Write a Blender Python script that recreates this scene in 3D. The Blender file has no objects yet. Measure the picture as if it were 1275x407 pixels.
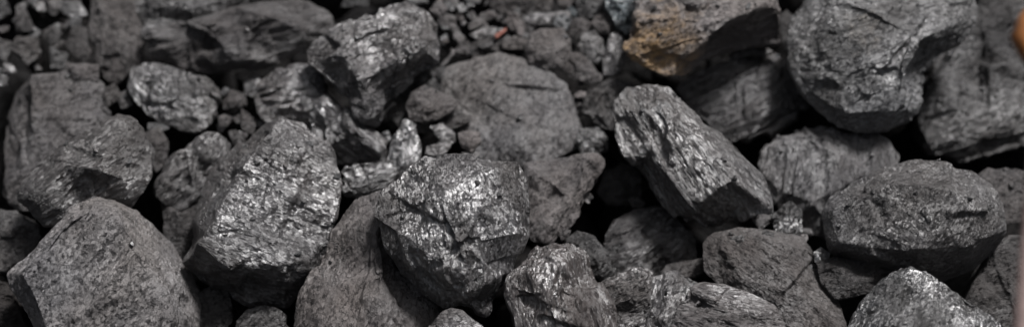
import bpy, bmesh, math, random
import numpy as np
from mathutils import Vector, Matrix, geometry

# ------------------------------------------------------------------ camera, sky, sun, exposure
S = bpy.context.scene
C = S.collection
U = 0.001                      # one photograph pixel is about 1 mm on the pile
DIST = 3.0                     # camera to the middle of the pile
PITCH = 42.0                   # camera looks this far below the horizon
SLOPE = 0.55                   # how fast the pile comes nearer towards the bottom of the picture
W, H = 1275.0, 407.0

def P_cam(px, py, h):
    """photo pixel + height towards the camera (in px units) -> camera space point"""
    z = -(DIST - (py - H / 2) * SLOPE * U - h * U)
    k = -z / DIST
    return Vector(((px - W / 2) * U * k, -(py - H / 2) * U * k, z))

cam_d = bpy.data.cameras.new('camera')
cam = bpy.data.objects.new('camera', cam_d)
C.objects.link(cam)
S.camera = cam
cam_d.sensor_width = 36.0
cam_d.lens = 36.0 * DIST / (W * U)
cam_d.clip_start = 0.05
cam_d.clip_end = 200.0
a = math.radians(90 - PITCH)
cam.rotation_euler = (a, 0, 0)
fwd = Vector((0, math.cos(math.radians(PITCH)), -math.sin(math.radians(PITCH))))
cam.location = -fwd * DIST + Vector((0, 0, 0.6))
CAM = Matrix.Translation(cam.location) @ Matrix.Rotation(a, 4, 'X')
ROT = Matrix.Rotation(a, 3, 'X')
cam_d.dof.use_dof = True
cam_d.dof.focus_distance = DIST - 0.195
cam_d.dof.aperture_fstop = 1.4

world = bpy.data.worlds.new('World')
S.world = world
world.use_nodes = True
nt = world.node_tree
bg = nt.nodes['Background']
sky = nt.nodes.new('ShaderNodeTexSky')
sky.sky_type = 'NISHITA'
sky.sun_disc = False
SUN_EL, SUN_AZ = math.radians(70), math.radians(62)    # azimuth from +Y (away from the camera), negative = left
sky.sun_elevation = SUN_EL
sky.sun_rotation = SUN_AZ
sky.air_density = 1.0
sky.dust_density = 6.0
sky.ozone_density = 1.0
hs = nt.nodes.new('ShaderNodeHueSaturation')          # thin overcast: the sky's blue is washed out
hs.inputs['Saturation'].default_value = 0.35
nt.links.new(sky.outputs[0], hs.inputs['Color'])
nt.links.new(hs.outputs[0], bg.inputs[0])
bg.inputs[1].default_value = 0.05
sun_d = bpy.data.lights.new('sun', 'SUN')
sun_d.energy = 4.5
sun_d.angle = math.radians(10)
sun_d.color = (1.0, 0.98, 0.98)
sun = bpy.data.objects.new('sun', sun_d)
C.objects.link(sun)
sd = Vector((math.sin(SUN_AZ) * math.cos(SUN_EL), math.cos(SUN_AZ) * math.cos(SUN_EL), math.sin(SUN_EL)))
sun.rotation_euler = sd.to_track_quat('Z', 'Y').to_euler()
sun.location = sd * 5
S.view_settings.view_transform = 'Standard'
S.view_settings.look = 'None'
S.view_settings.gamma = 1.0
S.view_settings.exposure = 0.58

# ------------------------------------------------------------------ vector noise
def hsh(ix, iy, iz, k):
    n = (ix.astype(np.int64) * 374761393 + iy.astype(np.int64) * 668265263 + iz.astype(np.int64) * 2147483647 + k * 974634777) & 0xffffffff
    n = ((n ^ (n >> 13)) * 1274126177) & 0xffffffff
    n = ((n ^ (n >> 16)) * 2246822519) & 0xffffffff
    return ((n ^ (n >> 15)) & 0xffffff).astype(np.float32) / float(0xffffff)

def vnoise(p, seed):
    i = np.floor(p).astype(np.int64); f = (p - i).astype(np.float32); f = f * f * (3 - 2 * f)
    r = 0
    for dx in (0, 1):
        wx = f[:, 0] if dx else 1 - f[:, 0]
        for dy in (0, 1):
            wy = f[:, 1] if dy else 1 - f[:, 1]
            for dz in (0, 1):
                wz = f[:, 2] if dz else 1 - f[:, 2]
                r = r + wx * wy * wz * hsh(i[:, 0] + dx, i[:, 1] + dy, i[:, 2] + dz, seed)
    return r - 0.5

def fbm(p, seed, o=3):
    r = 0; amp = 1.0
    for k in range(o):
        r = r + amp * vnoise(p * (2.03 ** k) + 7.3 * k, seed + k); amp *= 0.5
    return r

def chip(p, seed, sharp=30.0, off=0.8, til=1.5):
    """faceted fracture relief: each random cell carries a tilted plane, blended fast at the borders"""
    b = np.floor(p - 0.5).astype(np.int64)
    num = 0; den = 1e-9
    for dx in (0, 1):
        for dy in (0, 1):
            for dz in (0, 1):
                ix, iy, iz = b[:, 0] + dx, b[:, 1] + dy, b[:, 2] + dz
                d = [p[:, j] - ((ix, iy, iz)[j] + 0.5 + 0.8 * (hsh(ix, iy, iz, seed + j) - 0.5)) for j in range(3)]
                g = [hsh(ix, iy, iz, seed + 5 + j) - 0.5 for j in range(3)]
                w = np.exp(-sharp * (d[0] ** 2 + d[1] ** 2 + d[2] ** 2))
                v = (hsh(ix, iy, iz, seed + 9) - 0.5) * off + til * (g[0] * d[0] + g[1] * d[1] + g[2] * d[2])
                num = num + w * v; den = den + w
    return num / den

_ico = {}
def ico(level):
    if level not in _ico:
        bm = bmesh.new()
        bmesh.ops.create_icosphere(bm, subdivisions=level, radius=1.0)
        v = np.array([x.co[:] for x in bm.verts], dtype=np.float32)
        f = np.array([[y.index for y in x.verts] for x in bm.faces], dtype=np.int32)
        bm.free()
        _ico[level] = (v, f)
    return _ico[level]

# ------------------------------------------------------------------ materials
def N(nt, t, **kw):
    n = nt.nodes.new('ShaderNode' + t)
    for k, v in kw.items(): setattr(n, k, v)
    return n

_mats = {}
def coal_material(base=0.05, warm=1.0, rough=0.5, glint=0.5, streak=1.0, ang=0.0, grain=1.0, bump=1.0, stain=None, dust=0.3, spec=0.25, vein=0.0):
    base *= 0.62
    key = (base, warm, rough, glint, streak, ang, grain, bump, stain, dust, spec, vein)
    if key in _mats: return _mats[key]
    m = bpy.data.materials.new('coal'); m.use_nodes = True
    nt = m.node_tree; L = nt.links.new
    bs = nt.nodes['Principled BSDF']
    tc = N(nt, 'TexCoord'); oi = N(nt, 'ObjectInfo')
    rot = N(nt, 'VectorRotate', rotation_type='Z_AXIS'); L(tc.outputs['Object'], rot.inputs['Vector'])
    rot.inputs['Angle'].default_value = -math.radians(ang)
    sh = N(nt, 'VectorMath', operation='MULTIPLY'); L(rot.outputs[0], sh.inputs[0]); sh.inputs[1].default_value = (1 / streak, 1, 1)
    rnd = N(nt, 'Math', operation='MULTIPLY'); L(oi.outputs['Random'], rnd.inputs[0]); rnd.inputs[1].default_value = 37.0
    co = N(nt, 'VectorMath', operation='ADD'); L(sh.outputs[0], co.inputs[0]); L(rnd.outputs[0], co.inputs[1])
    def noise(sc, det=5, ro=0.6, dist=0.0):
        n = N(nt, 'TexNoise'); n.inputs['Scale'].default_value = sc; n.inputs['Detail'].default_value = det
        n.inputs['Roughness'].default_value = ro; n.inputs['Distortion'].default_value = dist; L(co.outputs[0], n.inputs['Vector']); return n
    def math_(op, x, y, clamp=False):
        n = N(nt, 'Math', operation=op); n.use_clamp = clamp
        for k, v in enumerate((x, y)):
            if v is None: continue
            if isinstance(v, (int, float)): n.inputs[k].default_value = v
            else: L(v, n.inputs[k])
        return n.outputs[0]
    def maprange(x, a, b, c, d):
        n = N(nt, 'MapRange'); L(x, n.inputs[0])
        for k, v in enumerate((a, b, c, d)): n.inputs[k + 1].default_value = v
        return n.outputs[0]
    warp = noise(60, 3)
    wv = N(nt, 'VectorMath', operation='SCALE'); L(warp.outputs['Color'], wv.inputs[0]); wv.inputs['Scale'].default_value = 0.005
    cw = N(nt, 'VectorMath', operation='ADD'); L(co.outputs[0], cw.inputs[0]); L(wv.outputs[0], cw.inputs[1])
    def facets(sc, k):
        v = N(nt, 'TexVoronoi', feature='F1'); v.inputs['Scale'].default_value = sc; L(cw.outputs[0], v.inputs['Vector'])
        v.inputs['Randomness'].default_value = 1.0
        c = N(nt, 'VectorMath', operation='SUBTRACT'); L(v.outputs['Color'], c.inputs[0]); c.inputs[1].default_value = (.5, .5, .5)
        # vector from the cell's centre, in texture space
        d = N(nt, 'VectorMath', operation='SUBTRACT'); L(cw.outputs[0], d.inputs[0]); L(v.outputs['Position'], d.inputs[1])
        dt = N(nt, 'VectorMath', operation='DOT_PRODUCT'); L(c.outputs[0], dt.inputs[0]); L(d.outputs[0], dt.inputs[1])
        return math_('MULTIPLY', dt.outputs['Value'], k), v
    h1, v1 = facets(150 * grain, 0.5)
    h2, v2 = facets(330 * grain, 1.2)
    fine = noise(420 * grain, 6, 0.65)
    mid = noise(110, 5, 0.6)
    big = noise(16, 4, 0.55, 0.5)
    hf = math_('MULTIPLY', math_('SUBTRACT', fine.outputs[0], 0.5), 0.0010)
    hm = math_('MULTIPLY', math_('SUBTRACT', mid.outputs[0], 0.5), 0.003)
    # thin cracks
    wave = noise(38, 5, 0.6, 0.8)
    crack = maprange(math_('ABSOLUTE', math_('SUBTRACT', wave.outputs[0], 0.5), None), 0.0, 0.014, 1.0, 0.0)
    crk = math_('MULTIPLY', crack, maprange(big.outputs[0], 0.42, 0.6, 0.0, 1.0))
    gs = N(nt, 'VectorMath', operation='MULTIPLY'); L(cw.outputs[0], gs.inputs[0]); gs.inputs[1].default_value = (.28, 1, .8)
    gr = N(nt, 'TexNoise'); gr.inputs['Scale'].default_value = 330; gr.inputs['Detail'].default_value = 4; gr.inputs['Roughness'].default_value = .6
    L(gs.outputs[0], gr.inputs['Vector'])               # layered grain along the bedding
    hm = math_('ADD', hm, math_('MULTIPLY', math_('SUBTRACT', gr.outputs[0], 0.5), 0.0026))
    hh = math_('ADD', math_('ADD', h1, h2), math_('ADD', hf, hm))
    hh = math_('SUBTRACT', hh, math_('MULTIPLY', crk, 0.0025))
    sep1 = N(nt, 'SeparateColor'); L(v1.outputs['Color'], sep1.inputs[0])
    gp = noise(17, 3, 0.5, 0.3)
    gm = math_('MULTIPLY', maprange(gp.outputs[0], 0.38, 0.58, 0.0, 1.0), maprange(sep1.outputs[2], 0.1, 0.6, 0.55, 1.0))
    # clean glossy cleavage beside rough dull patches
    hh = math_('MULTIPLY', hh, maprange(gm, 0, 1, 1.15, 1.15 - 0.7 * glint))
    bp = N(nt, 'Bump'); bp.inputs['Distance'].default_value = 1.15; bp.inputs['Strength'].default_value = min(1.0, 1.0 * bump)
    L(hh, bp.inputs['Height']); L(bp.outputs[0], bs.inputs['Normal'])
    # colour: coal seams, mineral patches and dull dust patches
    sep2 = N(nt, 'SeparateColor'); L(v2.outputs['Color'], sep2.inputs[0])
    t = math_('MULTIPLY', maprange(big.outputs[0], 0.3, 0.7, 0.78, 1.2), maprange(mid.outputs[0], 0.3, 0.7, 0.88, 1.12))
    t = math_('MULTIPLY', t, maprange(fine.outputs[0], 0.3, 0.7, 0.88, 1.12))
    t = math_('MULTIPLY', t, maprange(sep2.outputs[1], 0, 1, 0.8, 1.2))
    t = math_('MULTIPLY', t, maprange(oi.outputs['Random'], 0, 1, 0.85, 1.15))
    t = math_('MULTIPLY', t, maprange(crk, 0, 1, 1.0, 0.35))  # recess shade painted into the colour along the cracks
    w = 0.06 * warm
    c0 = (base * (1 + w), base, base * (1 - .35 * w), 1)
    sc = N(nt, 'VectorMath', operation='SCALE'); sc.inputs[0].default_value = c0[:3]; L(t, sc.inputs['Scale'])
    hn = noise(9, 3, .5)
    hmx = N(nt, 'Mix', data_type='RGBA'); hmx.blend_type = 'MULTIPLY'; hmx.inputs[0].default_value = 1.0
    hr = N(nt, 'ValToRGB'); L(hn.outputs[0], hr.inputs[0])
    hr.color_ramp.elements[0].position = .36; hr.color_ramp.elements[0].color = (.97, .98, 1.03, 1)
    hr.color_ramp.elements[1].position = .64; hr.color_ramp.elements[1].color = (1.05, 1.0, .97, 1)
    L(sc.outputs[0], hmx.inputs[6]); L(hr.outputs[0], hmx.inputs[7])
    col = hmx.outputs[2]
    # dust: paler, rougher
    dn = maprange(noise(30, 6, 0.7).outputs[0], 0.45, 0.68, 0.0, 1.0)
    dm = math_('MULTIPLY', dn, dust)
    mx = N(nt, 'Mix', data_type='RGBA'); L(dm, mx.inputs[0]); L(col, mx.inputs[6]); mx.inputs[7].default_value = (base * 1.45 * (1 + w), base * 1.42, base * 1.41 * (1 - .35 * w), 1)
    col = mx.outputs[2]
    if vein:
        vm = N(nt, 'VectorMath', operation='MULTIPLY'); L(cw.outputs[0], vm.inputs[0]); vm.inputs[1].default_value = (.45, 1, 1)
        vn = N(nt, 'TexNoise'); vn.inputs['Scale'].default_value = 55; vn.inputs['Detail'].default_value = 4; vn.inputs['Roughness'].default_value = .6
        L(vm.outputs[0], vn.inputs['Vector'])
        vk = math_('MULTIPLY', math_('MULTIPLY', maprange(vn.outputs[0], 0.52, 0.60, 0.0, 1.0), maprange(big.outputs[0], 0.40, 0.55, 0.1, 1.0)), vein, True)
        m3 = N(nt, 'Mix', data_type='RGBA'); L(vk, m3.inputs[0]); L(col, m3.inputs[6]); m3.inputs[7].default_value = (base * 2.3, base * 2.3, base * 2.3, 1)
        col = m3.outputs[2]
    if stain:
        (sx, sy, sz, rad, sr, sg, sb, amt) = stain
        ds = N(nt, 'VectorMath', operation='DISTANCE'); L(tc.outputs['Object'], ds.inputs[0]); ds.inputs[1].default_value = (sx, sy, sz)
        dd = math_('ADD', ds.outputs['Value'], math_('MULTIPLY', math_('SUBTRACT', wave.outputs[0], 0.5), rad * 2.2))
        mk = math_('MULTIPLY', maprange(dd, rad * 0.25, rad * 1.35, 1.0, 0.0), maprange(mid.outputs[0], 0.38, 0.6, 0.25, 1.0))
        mk = math_('MULTIPLY', mk, amt, True)
        m2 = N(nt, 'Mix', data_type='RGBA'); L(mk, m2.inputs[0]); L(col, m2.inputs[6]); m2.inputs[7].default_value = (sr, sg, sb, 1)
        col = m2.outputs[2]
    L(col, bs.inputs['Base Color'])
    # gloss differs from flake to flake
    r = math_('SUBTRACT', rough + 0.14, math_('MULTIPLY', gm, 0.42 * glint))
    r = math_('SUBTRACT', r, math_('MULTIPLY', sep2.outputs[0], 0.15 * glint))
    r = math_('ADD', r, maprange(sep1.outputs[0], 0, 1, -0.07 * glint, 0.06))
    r = math_('ADD', r, math_('MULTIPLY', dm, 0.35), True)
    L(math_('MAXIMUM', r, 0.33), bs.inputs['Roughness'])
    sp = maprange(gm, 0.0, 1.0, spec, spec + 0.85 * glint)
    L(sp, bs.inputs['Specular IOR Level'])
    bs.inputs['IOR'].default_value = 1.6 + 0.25 * glint
    _mats[key] = m
    return m

# ------------------------------------------------------------------ rock builder
def block_tris(out, inner, back, cz):
    """closed low-poly block: triangulated upper side over the outline, a ring below it and a blunt underside"""
    n = len(out)
    v2 = [Vector((q[0], q[1])) for q in out] + [Vector((q[0], q[1])) for q in inner]
    r = geometry.delaunay_2d_cdt(v2, [(i, (i + 1) % n) for i in range(n)], [], 1, 1e-4)
    zz = [q[2] for q in out] + [q[2] for q in inner]
    vv = [(r[0][k][0], r[0][k][1], zz[r[3][k][0]] if r[3][k] else 0.0) for k in range(len(r[0]))]
    T = [tuple(vv[k] for k in f) for f in r[2] if len(f) == 3]
    b = len(back)
    cb = (sum(q[0] for q in back) / b, sum(q[1] for q in back) / b, min(q[2] for q in back) * 1.15)
    for i in range(n):
        j = (i + 1) % n
        T += [(out[i], back[i], back[j]), (out[i], back[j], out[j]), (back[i], cb, back[j])]
    return np.array(T, dtype=np.float32)

def cast_out(s, T, c):
    """distance from c to the outermost surface of the block along every direction"""
    best = np.full(len(s), -1.0, dtype=np.float32)
    for a, b, d in T - c:
        M = np.stack([a, b, d], axis=1).astype(np.float64)
        det = np.linalg.det(M)
        if abs(det) < 1e-3: continue
        w = s @ np.linalg.inv(M).T.astype(np.float32)        # s = w0 a + w1 b + w2 d
        ok = (w > -1e-4).all(axis=1)
        t = 1.0 / np.maximum(w.sum(axis=1), 1e-9)
        best = np.where(ok & (t > best), t, best)
    bad = best < 0
    if bad.any(): best[bad] = np.median(best[~bad])
    return best

_adj = {}
def smooth(level, f, pos, it):
    if level not in _adj:
        e = np.concatenate([f[:, [0, 1]], f[:, [1, 2]], f[:, [2, 0]]]); n = f.max() + 1
        _adj[level] = (e[:, 0], e[:, 1], np.bincount(e[:, 0], minlength=n).astype(np.float32), n)
    a, b, cnt, n = _adj[level]
    for _ in range(it):
        pos = np.stack([(np.bincount(a, weights=pos[b, k], minlength=n) / cnt) for k in range(3)], axis=1) * .7 + pos * .3
    return pos.astype(np.float32)

def normals(f, pos):
    fn = np.cross(pos[f[:, 1]] - pos[f[:, 0]], pos[f[:, 2]] - pos[f[:, 0]])
    out = np.stack([sum(np.bincount(f[:, k], weights=fn[:, j], minlength=len(pos)) for k in range(3)) for j in range(3)], axis=1)
    return (out / (np.linalg.norm(out, axis=1)[:, None] + 1e-9)).astype(np.float32)

STY = {}   # style name -> (material keywords, relief keywords)
def style(name, mat, **rel): STY[name] = (mat, rel)
style('plain',  dict(base=.050, rough=.50, glint=.5, dust=.3), big=5, mid=1.0, small=1.0, ang=30, stretch=1.5)
style('dull',   dict(base=.060, rough=.62, glint=.25, dust=.6, warm=1.5), big=4, mid=.6, small=.6, ang=20, stretch=1.3)
style('matte',  dict(base=.075, rough=.68, glint=.2, dust=.6, warm=1.5, bump=.9), big=3, mid=.45, small=.7, ang=20, stretch=1.3)
style('gloss',  dict(base=.040, rough=.36, glint=1.0, dust=.1, warm=.4), big=5, mid=1.3, small=1.4, ang=45, stretch=1.2)
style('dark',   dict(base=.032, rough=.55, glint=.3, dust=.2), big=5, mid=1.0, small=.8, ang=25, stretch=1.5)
style('deep',   dict(base=.011, rough=.7, glint=.1, dust=.0, spec=.08), big=5, mid=1.0, small=.8, ang=25, stretch=1.5)  # buried lumps: colour and gloss lowered to paint in the gaps' shade

COUNT = [0]
def rock(name, label, cat, outline, ridges=(), lift=0, sty='plain', level=6, depth=None, tilt=.25, group='coal heaped in the pile',
         rnd=1, rim=.42, cuts=22, ledges=26, mat=None, rel=None, dents=(), seed=None):
    COUNT[0] += 1
    seed = seed or COUNT[0] * 17
    rng = random.Random(seed)
    xs = [q[0] for q in outline]; ys = [q[1] for q in outline]
    cx, cy = sum(xs) / len(xs), sum(ys) / len(ys)
    size = min(max(xs) - min(xs), max(ys) - min(ys))
    depth = depth or size * 0.6
    base = P_cam(cx, cy, lift)
    k = -base.z / DIST
    # local frame: x right, y up in the picture, z towards the camera, in px
    def loc(x, y, h): return ((x - cx), -(y - cy), h + tilt * (y - cy))
    if sum(outline[k - 1][0] * outline[k][1] - outline[k][0] * outline[k - 1][1] for k in range(len(outline))) > 0:
        outline = outline[::-1]                              # counter-clockwise with y up
    hout = rim * max([q[2] for q in ridges] + [0])           # the broken faces run out to a crisp rim
    out = [loc(q[0], q[1], q[2] if len(q) > 2 else hout) for q in outline]
    back = [(q[0] * 0.74, q[1] * 0.74, -depth * rng.uniform(.75, 1.1) - tilt * q[1] * .74) for q in out]
    inner = [loc(*q) for q in ridges]
    T = block_tris(out, inner, back, 0)
    c = np.array([sum(q[0] for q in out) / len(out), sum(q[1] for q in out) / len(out), (max([q[2] for q in inner] + [0]) - depth) * .35], dtype=np.float32)
    v, f = ico(level)
    ext = np.array([max(xs) - min(xs), max(ys) - min(ys), depth + max([q[2] for q in ridges] + [depth * .6])], dtype=np.float32)
    s = v * (ext / ext.max()) ** 0.8
    s = s / np.linalg.norm(s, axis=1)[:, None]
    s = s + np.array([0, 0, 0.38], dtype=np.float32)       # a finer mesh on the upper side
    s = s / np.linalg.norm(s, axis=1)[:, None]
    pos = s * cast_out(s, T, c)[:, None]
    # knock the corners and edges off with random fracture planes
    nr = np.random.RandomState(seed)
    lo0, hi0 = pos[:, :2].min(axis=0), pos[:, :2].max(axis=0)
    for q in range(cuts if level > 4 else 8):
        nn = nr.normal(size=3); nn[2] = abs(nn[2]) * 1.1; nn /= np.linalg.norm(nn)
        hgt = pos @ nn.astype(np.float32); top = hgt.max()
        lim = top - (top - hgt.min()) * nr.uniform(.006, .042) * (.06 + .94 * nn[2] ** 1.5)
        over = np.maximum(hgt - lim, 0)
        pos = pos - (over[:, None] * nn).astype(np.float32)
    lo1, hi1 = pos[:, :2].min(axis=0), pos[:, :2].max(axis=0)
    pos[:, :2] = (pos[:, :2] - (lo0 + hi0) / 2) * (1 + 2.2 / size) + (lo0 + hi0) / 2
    # and split flakes off the faces: ledges with a straight edge and a flat floor
    if level > 4:
        base_n = normals(f, pos)
        for q in range(ledges):
            i = nr.randint(len(pos)); p0 = pos[i]; n0 = base_n[i]
            tdir = np.cross(n0, nr.normal(size=3)); tdir /= np.linalg.norm(tdir) + 1e-6
            rad = size * nr.uniform(.15, .38); dm = nr.uniform(1.5, 6.0) * min(1, size / 120)
            dv = pos - p0; e = dv @ tdir.astype(np.float32)
            rr_ = np.linalg.norm(dv, axis=1) / rad
            wgt = np.clip(e / nr.uniform(1.2, 6.0), 0, 1) * np.clip((1 - rr_) * 2.0, 0, 1)
            pos = pos - base_n * (wgt * dm)[:, None]
    pos = smooth(level, f, pos, (rnd if level >= 7 else (1 if level == 6 else 0)))
    nor = normals(f, smooth(level, f, pos, 3))
    mkw, rkw = STY[sty]
    R = dict(big=4, mid=1.0, small=1.0, ang=0, stretch=1.3, strata=0, T=14.0, wav=0.0, cell=1.0); R.update(rkw); R.update(rel or {})
    M = dict(mkw); M.update(mat or {})
    if 'ang' not in M: M['ang'] = R['ang']
    if 'streak' not in M: M['streak'] = max(1.0, R['stretch'])
    if level >= 6: R['mid'] *= .95; R['big'] *= .7; R['cell'] *= 1.3
    an = math.radians(R['ang']); ca, sa = math.cos(an), math.sin(an)
    pr = np.stack([(pos[:, 0] * ca + pos[:, 1] * sa) / R['stretch'], -pos[:, 0] * sa + pos[:, 1] * ca, pos[:, 2]], axis=1) + seed * 3.7
    sc = min(1.0, size / 110.0) ** 0.8
    cs = R['cell'] * max(sc, .35)
    disp = R['big'] * sc * fbm(pr / (60 * max(sc, .3)), seed, 2) * 1.1
    rg_ = np.clip(0.9 + 2.6 * fbm(pr / 42, seed + 70, 2), 0.12, 2.0)      # rough and smooth regions on one lump
    warp = np.stack([fbm(pr / 22, seed + 40 + j, 2) for j in range(3)], axis=1) * 1.8
    pw = pr + warp
    disp = disp + R['mid'] * sc * 4.6 * chip(pw / (36 * cs), seed + 1, 60.0, 1.0, 1.5)
    disp = disp + rg_ * R['mid'] * sc * 2.4 * chip(pw / (17 * cs), seed + 11, 60.0, 1.2, 1.3)
    disp = disp + rg_ * R['small'] * 0.55 * max(sc, .5) * chip(pw / (8.0 * max(cs, .6)), seed + 21, 45.0, 1.0, 1.0)
    if level >= 6:
        disp = disp + rg_ * R['small'] * 0.45 * chip(pr / 4.5, seed + 31, 40.0, 1.1, 0.7)
    disp = disp + rg_ * R['small'] * 0.2 * fbm(pr / 5.0, seed + 35, 2)
    if R['strata']:
        t = (pr[:, 1] + pr[:, 2] * 0.45) / R['T'] + 0.7 * fbm(pr / 55, seed + 50, 3)
        kk = np.floor(t); fr = t - kk
        z0 = np.zeros_like(kk)
        a0 = hsh(kk, z0, z0, seed); a1 = hsh(kk + 1, z0, z0, seed)
        e = np.clip((fr - 0.72) / 0.28, 0, 1); e = e * e * (3 - 2 * e)
        disp = disp + R['strata'] * ((a0 * (1 - e) + a1 * e) - 0.5 + 0.35 * (fr - .5) * (1 - e))
    if R['wav']:
        disp = disp + R['wav'] * np.sin(pr[:, 1] / 2.4 + 7 * fbm(pr / 26, seed + 60, 2) * 2.2) * np.clip(fbm(pr / 30, seed + 61, 2) * 3 + .6, 0, 1)
    pos = pos + nor * disp[:, None]
    pos = pos + c.astype(np.float32)
    for (dx, dy, dr, dd) in dents:
        qd = np.sqrt((pos[:, 0] - (dx - cx)) ** 2 + (pos[:, 1] + (dy - cy)) ** 2) / dr
        wgt = np.clip(1 - qd * qd, 0, 1) ** 1.5 * (pos[:, 2] > 0)
        pos[:, 2] -= wgt * dd
    pos = pos * (U * k)
    me = bpy.data.meshes.new(name)
    me.vertices.add(len(pos)); me.vertices.foreach_set('co', pos.astype(np.float32).ravel())
    me.loops.add(f.size); me.loops.foreach_set('vertex_index', f.ravel())
    me.polygons.add(len(f)); me.polygons.foreach_set('loop_start', np.arange(0, f.size, 3, dtype=np.int32))
    me.update(calc_edges=True)
    me.shade_smooth()
    o = bpy.data.objects.new(name, me)
    C.objects.link(o)
    o.matrix_world = Matrix.Translation(CAM @ base) @ ROT.to_4x4()
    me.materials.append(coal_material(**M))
    o['label'] = label; o['category'] = cat
    if group: o['group'] = group
    o['lift'] = float(lift)
    return o

def pebble(name, label, cat, x, y, w, h, ang=0, lift=10, sty='plain', level=5, group='small coal bits in the pile', hh=.45, **kw):
    """a small angular bit given by its middle, width, height and turn in the photograph"""
    rng = random.Random(int(x * 31 + y * 7))
    n = rng.choice((4, 5, 5, 6)); an = math.radians(ang); ca, sa = math.cos(an), math.sin(an)
    out = []; a0 = rng.random() * 6
    for k in range(n):
        t = a0 + (k + rng.uniform(-.32, .32)) * 2 * math.pi / n
        u, v2 = math.cos(t) * w / 2 * rng.uniform(.9, 1.25), math.sin(t) * h / 2 * rng.uniform(.9, 1.25)
        out.append((x + u * ca + v2 * sa, y - u * sa + v2 * ca))
    m = min(w, h)
    rid = []
    for k in range(3):
        t = rng.random() * 6.28; rr = rng.uniform(.1, .3)
        u, v2 = math.cos(t) * w * rr, math.sin(t) * h * rr
        rid.append((x + u * ca + v2 * sa, y - u * sa + v2 * ca, m * hh * rng.uniform(.7, 1.1)))
    kw.setdefault('rel', dict(big=.8, mid=.55, small=.6)); kw.setdefault('rim', .6)
    if sty != 'deep': kw.setdefault('mat', dict(base=rng.choice((.03, .045, .06, .08)), glint=rng.choice((.3, .6, .9)), warm=rng.choice((0, 1, 2))))
    return rock(name, label, cat, out, rid, lift, sty, level, group=group, **kw)

# ------------------------------------------------------------------ ground under the pile
def ground():
    n = 160
    v = []; 
    for j in range(n + 1):
        for i in range(n + 1):
            t, s = (i / n - .5), (j / n - .5)
            x, y = W / 2 + 8000 * math.copysign(abs(2 * t) ** 2.2, t) / 2, H / 2 + 6000 * math.copysign(abs(2 * s) ** 2.2, s) / 2
            v.append((x, y))
    A = np.array(v, dtype=np.float32)
    q = np.stack([A[:, 0] / 60, A[:, 1] / 60, A[:, 0] * 0], axis=1)
    hgt = -260 + 26 * fbm(q, 900, 3) + 10 * chip(q * 2, 901)
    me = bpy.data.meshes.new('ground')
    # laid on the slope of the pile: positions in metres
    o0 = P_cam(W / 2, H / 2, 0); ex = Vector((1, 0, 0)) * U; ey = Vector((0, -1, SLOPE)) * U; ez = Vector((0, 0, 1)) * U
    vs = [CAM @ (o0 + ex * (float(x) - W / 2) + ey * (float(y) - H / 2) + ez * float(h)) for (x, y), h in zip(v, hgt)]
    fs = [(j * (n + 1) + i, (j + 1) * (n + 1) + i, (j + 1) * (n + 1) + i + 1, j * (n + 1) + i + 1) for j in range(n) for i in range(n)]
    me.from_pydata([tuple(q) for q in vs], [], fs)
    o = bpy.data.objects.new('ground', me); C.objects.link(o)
    me.materials.append(coal_material(base=.012, rough=.8, glint=.1, dust=.0, spec=.08))  # near-black colour adds painted shade at the bottom of the gaps
    o['kind'] = 'structure'
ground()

# ------------------------------------------------------------------ the large lumps, outlines in photograph pixels
L_ = 'coal_lump'; S_ = 'flat_coal_lump'
rock(L_, 'pale grey block with broad speckled front and sharp corner, bottom left corner of the pile', 'coal lump',
     [(13,341,25),(50,305,25),(80,272,20),(86,258,10),(119,246,10),(142,250,12),(168,264,-10),(203,300,-45),(239,352,-45),(254,382,-45),(250,440,-45),(70,450,20),(45,400,25)],
     [(40,335,52),(96,270,58),(124,256,56),(150,264,58),(190,318,62),(216,366,62),(222,392,62),(206,440,58),(80,420,55)], 70, 'matte', 7, tilt=.15,
     mat=dict(base=.145, warm=.8, rough=.58, glint=.45, dust=.1, bump=1.0), ledges=12, cuts=14, rel=dict(big=2, mid=.35, small=2.1, ang=60, stretch=1.4))
rock(L_, 'tall angular lump with dark left side and fractured bright front, right of the pale block', 'coal lump',
     [(350,144,30),(380,151,20),(418,191),(428,228),(415,302),(401,339,10),(353,382,-10),(316,381,-10),(252,348,0),(233,324),(244,296,-10),(239,268,-15),(260,212,-15),(326,152,0)],
     [(347,156,66),(322,192,84),(292,240,94),(264,288,90),(246,318,52),(398,190,50),(416,240,44),(404,300,40),(352,332,70),(300,330,78),(385,330,48),(350,365,20),(300,360,28)], 55, 'plain', 7,
     mat=dict(vein=0.12, base=.060, rough=.46, glint=.72, dust=.25), rel=dict(big=2.5, mid=1.1, small=1.3, ang=-25, stretch=1.6))
rock(S_, 'broad brownish grey slab leaning upright behind and left of the sharp central lump', 'coal slab',
     [(476,238),(440,249),(415,285),(395,320),(375,365),(368,425),(548,435),(556,400),(540,370),(505,330),(490,290),(486,258)],
     [(432,282,30),(402,352,34),(392,405,34),(470,290,40),(480,340,44),(505,400,42),(450,420,46)], 56, 'matte', 7, tilt=.2, ledges=24, cuts=14,
     mat=dict(dust=.15, base=.070, warm=1.8, glint=.35, rough=.58), rel=dict(big=4, mid=.6, small=1.9, ang=75, stretch=1.8))
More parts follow.
